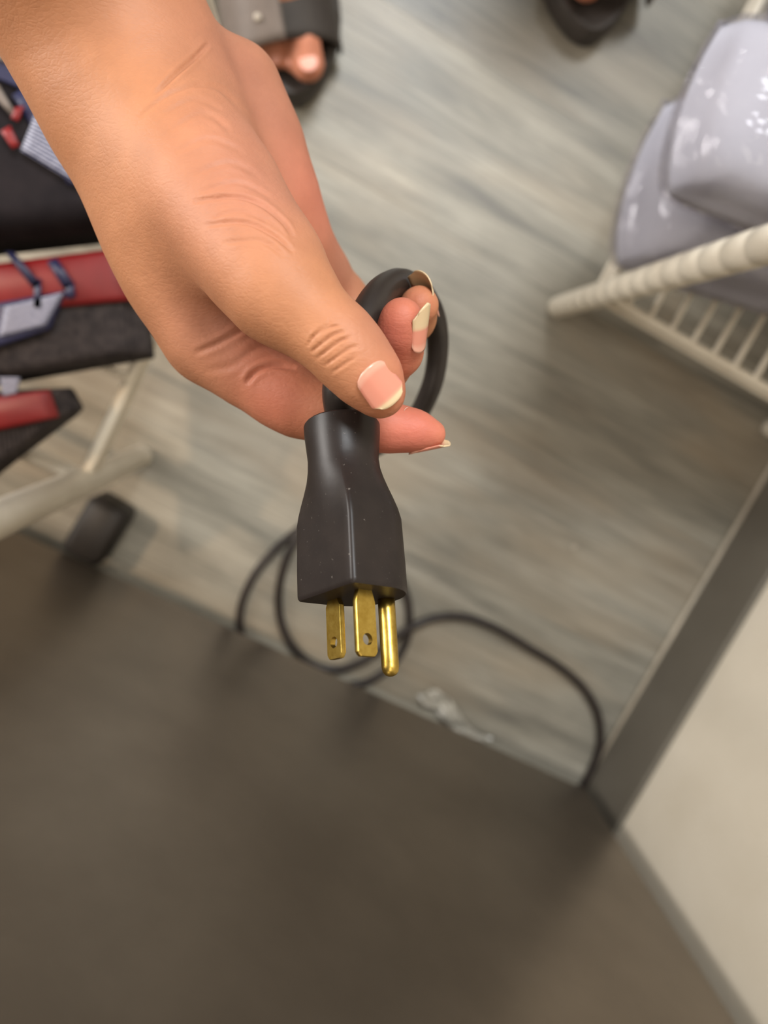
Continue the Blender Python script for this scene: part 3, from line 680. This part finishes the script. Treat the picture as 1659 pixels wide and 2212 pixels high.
def slab(corn, z0, z1, m, name, parent, ribs=0, amp=.0012, n=150, nb=16):
    # soft bundle between z0 and z1: corner points (at z1) in order, ribbed top
    c = [np.asarray(q, float) for q in corn]; V, Fc = [], []
    def P(a, b): return c[0] * (1 - a) * (1 - b) + c[1] * a * (1 - b) + c[2] * a * b + c[3] * (1 - a) * b
    mid = P(.5, .5); grid = {}
    for s_ in (1, 0):
        for j in range(nb + 1):
            for i in range(n + 1):
                a, b = i / n, j / nb; e = min(a, 1 - a) * 9; e2 = min(b, 1 - b) * 9; rnd = (min(1, e) * min(1, e2)) ** .45
                p = P(a, b).copy(); hz = (z1 - z0) / 2
                p[2] = (z0 + z1) / 2 + (hz * rnd + (amp * math.sin(a * ribs * 2 * math.pi) if ribs else 0) * rnd) * (1 if s_ else -1)
                if not s_: p = mid + (p - mid) * np.array([.985, .985, 1])
                grid[s_, i, j] = len(V); V.append(p)
    for j in range(nb):
        for i in range(n):
            Fc.append((grid[1, i, j], grid[1, i + 1, j], grid[1, i + 1, j + 1], grid[1, i, j + 1])); Fc.append((grid[0, i, j], grid[0, i, j + 1], grid[0, i + 1, j + 1], grid[0, i + 1, j]))
    for i in range(n):
        Fc.append((grid[1, i + 1, 0], grid[1, i, 0], grid[0, i, 0], grid[0, i + 1, 0])); Fc.append((grid[1, i, nb], grid[1, i + 1, nb], grid[0, i + 1, nb], grid[0, i, nb]))
    for j in range(nb):
        Fc.append((grid[1, 0, j], grid[1, 0, j + 1], grid[0, 0, j + 1], grid[0, 0, j])); Fc.append((grid[1, n, j + 1], grid[1, n, j], grid[0, n, j], grid[0, n, j + 1]))
    return mesh_obj(name, V, Fc, m, parent)
def az(l, z): return [atz(x, y, z) for x, y in l]
SH = .1985
# pack B: red band, dark marks, navy label, ribbed body
z = SH + .045
B = thing('sock_pack', atz(140, 690, SH), 'dark ribbed sock pack with red band and navy label beside the forearm, middle of three', 'sock pack', 'packs on the left rack')
slab(az([(-140, 600), (300, 560), (318, 772), (-120, 850)], z), SH, z, M_RIB, 'knit_bundle', B, ribs=34)
quad_patch(az([(-150, 590), (288, 534), (304, 648), (-140, 690)], z), .002, M_RED, 'red_band', B, bulge=.004)
for q in ([(22, 548), (40, 548), (98, 615), (84, 628)], [(84, 612), (98, 605), (100, 668), (84, 668)], [(112, 570), (132, 562), (168, 615), (150, 630)], [(148, 622), (168, 612), (172, 645), (152, 648)]):
    quad_patch(az(q, z), .0075, M_NAVY, 'dark_mark', B, n=2)
quad_patch(az([(-60, 668), (150, 630), (115, 712), (-60, 770)], z), .005, M_NAVY, 'navy_label', B, bulge=.001)
quad_patch(az([(22, 665), (148, 634), (108, 705), (8, 730)], z), .0075, M_PRINT, 'printed_label', B)
quad_patch(az([(6, 815), (50, 815), (42, 850), (14, 856)], z), .004, M_PRINT, 'printed_tab', B)
# pack C
Cc_ = thing('sock_pack', atz(60, 950, SH), 'dark sock pack with short red band at the left edge by the rack post', 'sock pack', 'packs on the left rack')
slab(az([(-140, 850), (130, 838), (158, 885), (102, 1055), (-140, 1100)], z)[:3] + az([(-140, 1120)], z), SH, z, M_RIB, 'knit_bundle', Cc_, ribs=30)
quad_patch(az([(-100, 868), (112, 842), (132, 900), (-100, 950)], z), .003, M_RED, 'red_band', Cc_, bulge=.003)
# pack A
zA = SH + .075
A_ = thing('sock_pack', atz(60, 330, SH), 'black and navy sock pack with pale printed label and red tabs under the wrist', 'sock pack', 'packs on the left rack')
slab(az([(-200, 60), (160, 80), (300, 490), (-200, 545)], zA), SH, zA, M_BLACKK, 'knit_bundle', A_, ribs=0)
quad_patch(az([(30, 210), (95, 170), (235, 420), (150, 400)], zA), .002, M_NAVY, 'navy_card', A_, bulge=.001)
quad_patch(az([(90, 235), (150, 250), (200, 420), (52, 330)], zA), .004, M_PRINT, 'printed_label', A_)
quad_patch(az([(-60, 130), (20, 120), (70, 205), (-60, 150)], zA), .003, M_NAVY, 'navy_card', A_)
quad_patch(az([(5, 105), (32, 120), (82, 195), (58, 188)], zA), .0045, M_RED, 'red_tab', A_)
quad_patch(az([(40, 240), (60, 236), (48, 270), (32, 262)], zA), .0045, M_RED, 'red_tab', A_, n=3)
quad_patch(az([(10, 290), (30, 278), (50, 320), (35, 328)], zA), .0045, M_RED, 'red_tab', A_, n=3)
quad_patch(az([(-30, 185), (5, 190), (38, 245), (32, 256)], zA), .0045, M_STRAP, 'grey_cord_loop', A_, n=3)
rv = atz(4, 106, zA + .008); mesh_obj('rivet', *tube([rv - UP * .008, rv, rv + UP * .002], [.0055, .0052, .003], 12), M_STUD, A_)

# ------------------------------------------------------------------ plastic wrapped packs on the right rack
def film_mat():
    m, nt, p = mat('clear_film', rough=.12); nt.nodes.remove(p); o = nt.nodes['Material Output']
    tr = nd(nt, 'ShaderNodeBsdfTransparent'); gl = nd(nt, 'ShaderNodeBsdfGlossy'); gl.inputs['Roughness'].default_value = .10; gl.inputs['Color'].default_value = (.95, .93, .97, 1)
    df = nd(nt, 'ShaderNodeBsdfTranslucent'); df.inputs['Color'].default_value = (.8, .78, .84, 1)
    fr_ = nd(nt, 'ShaderNodeFresnel'); fr_.inputs['IOR'].default_value = 1.4
    mx0 = nd(nt, 'ShaderNodeMixShader'); mx0.inputs[0].default_value = .08; lk(nt, tr.outputs[0], mx0.inputs[1]); lk(nt, df.outputs[0], mx0.inputs[2])
    mx = nd(nt, 'ShaderNodeMixShader'); hf = nd(nt, 'ShaderNodeMath', operation='MULTIPLY'); hf.inputs[1].default_value = .55; lk(nt, fr_.outputs[0], hf.inputs[0]); lk(nt, hf.outputs[0], mx.inputs[0]); lk(nt, mx0.outputs[0], mx.inputs[1]); lk(nt, gl.outputs[0], mx.inputs[2]); lk(nt, mx.outputs[0], o.inputs['Surface'])
    tc = nd(nt, 'ShaderNodeTexCoord'); n = noise(nt, tc.outputs['Object'], 22, 3, .5, 1.2); b = nd(nt, 'ShaderNodeBump'); b.inputs['Strength'].default_value = .7; b.inputs['Distance'].default_value = .01
    lk(nt, n.outputs[0], b.inputs['Height']); lk(nt, b.outputs[0], gl.inputs['Normal']); return m
M_FILM = film_mat()
M_LAV = noisy('lavender_grey_fabric', srgb(154, 152, 160), srgb(170, 168, 176), 9, .8, spec=.2)
def pillow(corn, z0, z1, m, name, parent, grow=0.0, wr=.004, seed=0):
    c = [np.asarray(q, float) for q in corn]; n = 44; V, Fc = [], []; rs = np.random.RandomState(seed); kk = [(rs.uniform(-26, 26), rs.uniform(-26, 26), rs.uniform(0, 6), rs.uniform(.4, 1)) for _ in range(9)]
    mid = sum(c) / 4; c = [q + (q - mid) / np.linalg.norm(q - mid) * grow for q in c]
    for s_ in (1, -1):
        for j in range(n + 1):
            for i in range(n + 1):
                a, b = i / n, j / n; A, B_ = a * 2 - 1, b * 2 - 1
                k = math.sqrt(max(A * A * (1 - B_ * B_ / 2) + 0, 0)) ; sq = ((1 - A ** 6) * (1 - B_ ** 6)) ** .34
                ca, cb = (A * math.sqrt(1 - B_ * B_ / 2 * .2) + 1) / 2, (B_ * math.sqrt(1 - A * A / 2 * .2) + 1) / 2
                p = c[0] * (1 - ca) * (1 - cb) + c[1] * ca * (1 - cb) + c[2] * ca * cb + c[3] * (1 - ca) * cb
                wv_ = sum(w_ * math.sin(kx * p[0] * 1.6 + ky * p[1] * 1.6 + ph_) for kx, ky, ph_, w_ in kk) / 4
                zz = (z0 + z1) / 2 + s_ * ((z1 - z0) / 2 + grow) * sq + (wr * wv_ * sq if s_ > 0 else 0); p = p.copy(); p[2] = max(zz, z0 - .0 + (0 if s_ > 0 else 0)); V.append(p)
    m_ = (n + 1) ** 2
    for j in range(n):
        for i in range(n):
            k = j * (n + 1) + i; Fc.append((k, k + 1, k + n + 2, k + n + 1)); Fc.append((m_ + k, m_ + k + n + 1, m_ + k + n + 2, m_ + k + 1))
    e = list(range(n)) + [j * (n + 1) + n for j in range(n)] + [n * (n + 1) + i for i in range(n, 0, -1)] + [j * (n + 1) for j in range(n, 0, -1)]
    for x, y in zip(e, e[1:] + e[:1]): Fc.append((y, x, x + m_, y + m_))
    return mesh_obj(name, V, Fc, m, parent)
def wrapped(c, z0, z1, label, seed):
    t = thing('wrapped_pack', np.array([*(sum(c) / 4)[:2], z0]), label, 'plastic pack', 'plastic wrapped packs on the right rack')
    pillow(c, z0 + .004, z1 - .004, M_LAV, 'fabric_contents', t, 0, .004, seed); pillow(c, z0 + .0005, z1, M_FILM, 'plastic_film', t, .004, .007, seed + 1); return t
def pack_corners(px, py, z, ls, gap=.014, turn=0.0):     # from the near left corner across to just short of the wall
    c = atz(px, py, z); lg = ((K0 - c) @ G - gap) / max(math.cos(math.radians(turn)), .5); t_ = math.radians(turn)
    g_ = G * math.cos(t_) + SA * math.sin(t_); s_ = SA * math.cos(t_) - G * math.sin(t_); return [c, c + g_ * lg, c + g_ * lg + s_ * ls, c + s_ * ls]
wrapped(pack_corners(1330, 566, .20, .12, turn=14), .133, .25, 'lavender grey pack in clear plastic behind the ringed white post', 3)
wrapped(pack_corners(1392, 428, .285, .10, turn=12), .262, .34, 'upper lavender grey pack in shiny clear plastic at right edge', 11)

wrapped(pack_corners(1662, 40, .19, .14), .133, .22, 'lavender grey plastic pack farthest back, its corner at the top right of the frame', 21)

# ------------------------------------------------------------------ scrap and crumbs
M_SCRAP = noisy('grey_plastic_scrap', srgb(150, 144, 132), srgb(172, 166, 154), 60, .35)
def scrap(name, px, py, r, label, seed, m, cat, flat=.45, el=1.0, ang=0):
    rs = np.random.RandomState(seed); c = atz(px, py, 0); n, k = 16, 9; V, Fc = [], []
    for i in range(k + 1):
        th = math.pi * i / k
        for j in range(n):
            ph_ = 2 * math.pi * j / n; q = r * (1 + rs.uniform(-.28, .22)); x, y = q * math.sin(th) * math.cos(ph_) * el, q * math.sin(th) * math.sin(ph_)
            V.append(np.array([x * math.cos(ang) - y * math.sin(ang), x * math.sin(ang) + y * math.cos(ang), q * flat * math.cos(th)]))
    for i in range(k):
        for j in range(n): Fc.append((i * n + j, i * n + (j + 1) % n, (i + 1) * n + (j + 1) % n, (i + 1) * n + j)[::-1])
    zmin = min(v[2] for v in V); o = mesh_obj(name, [v + c + UP * (.0003 - zmin) for v in V], Fc, m, None, False); tag(o, label, cat); return o
def crumpled_sheet(name, outline, hmax, m, label, cat, seed):
    rs = np.random.RandomState(seed); c = [atz(x, y, 0) for x, y in outline]; nx, ny = 16, 9; V, Fc = [], []
    for s_ in (1, 0):
        rs = np.random.RandomState(seed)
        for j in range(ny + 1):
            for i in range(nx + 1):
                a, b = i / nx + rs.uniform(-.03, .03), j / ny + rs.uniform(-.06, .06); p = c[0] * (1 - a) * (1 - b) + c[1] * a * (1 - b) + c[2] * a * b + c[3] * (1 - a) * b
                p = p + G * .006 * math.sin(b * 9) + SA * .006 * math.sin(a * 7); z = .001 + hmax * abs(math.sin(a * 9 + 2 * b) * math.cos(b * 8 - a * 3)) * rs.uniform(.4, 1); V.append(p + UP * (z + (.0007 if s_ else 0)))
    m_ = (nx + 1) * (ny + 1)
    for j in range(ny):
        for i in range(nx):
            k = j * (nx + 1) + i; Fc.append((k, k + nx + 1, k + nx + 2, k + 1)); Fc.append((m_ + k, m_ + k + 1, m_ + k + nx + 2, m_ + k + nx + 1))
    o = mesh_obj(name, V, Fc, m, None, False); tag(o, label, cat); return o
crumpled_sheet('plastic_scrap', [(920, 1480), (1062, 1590), (1040, 1625), (905, 1520)], .014, M_SCRAP, 'crumpled grey plastic scrap on the floor against the steel appliance', 'scrap', 4)
scrap('floor_crumb', 1237, 1183, .0035, 'tiny pale crumb on the planks right of the plug', 6, M_LIP, 'crumb')
scrap('floor_crumb', 1385, 1535, .004, 'tiny pale crumb by the dark baseboard', 8, M_LIP, 'crumb')

# a wisp of pale lint clinging to the index fingertip
rs = np.random.RandomState(3); parts = []
L0 = c3(872, 893, .2205)
for k in range(9):
    a0 = rs.uniform(0, 2 * math.pi); ln = rs.uniform(.002, .0042); cv = rs.uniform(-1.2, 1.2); pts = []
    for t in np.linspace(-.35, 1, 7):
        an = a0 + cv * t; pts.append(tow(L0 + np.array([math.cos(an) * ln * t, math.sin(an) * ln * t * .7, .0012 * math.sin(3 * t + k)])))
    parts.append(tube(pts, .00006, 5))
tag(mesh_obj('lint_wisp', *join(*parts), M_WHITE), 'tiny wisp of pale lint clinging to the index fingertip', 'lint', kind='stuff')
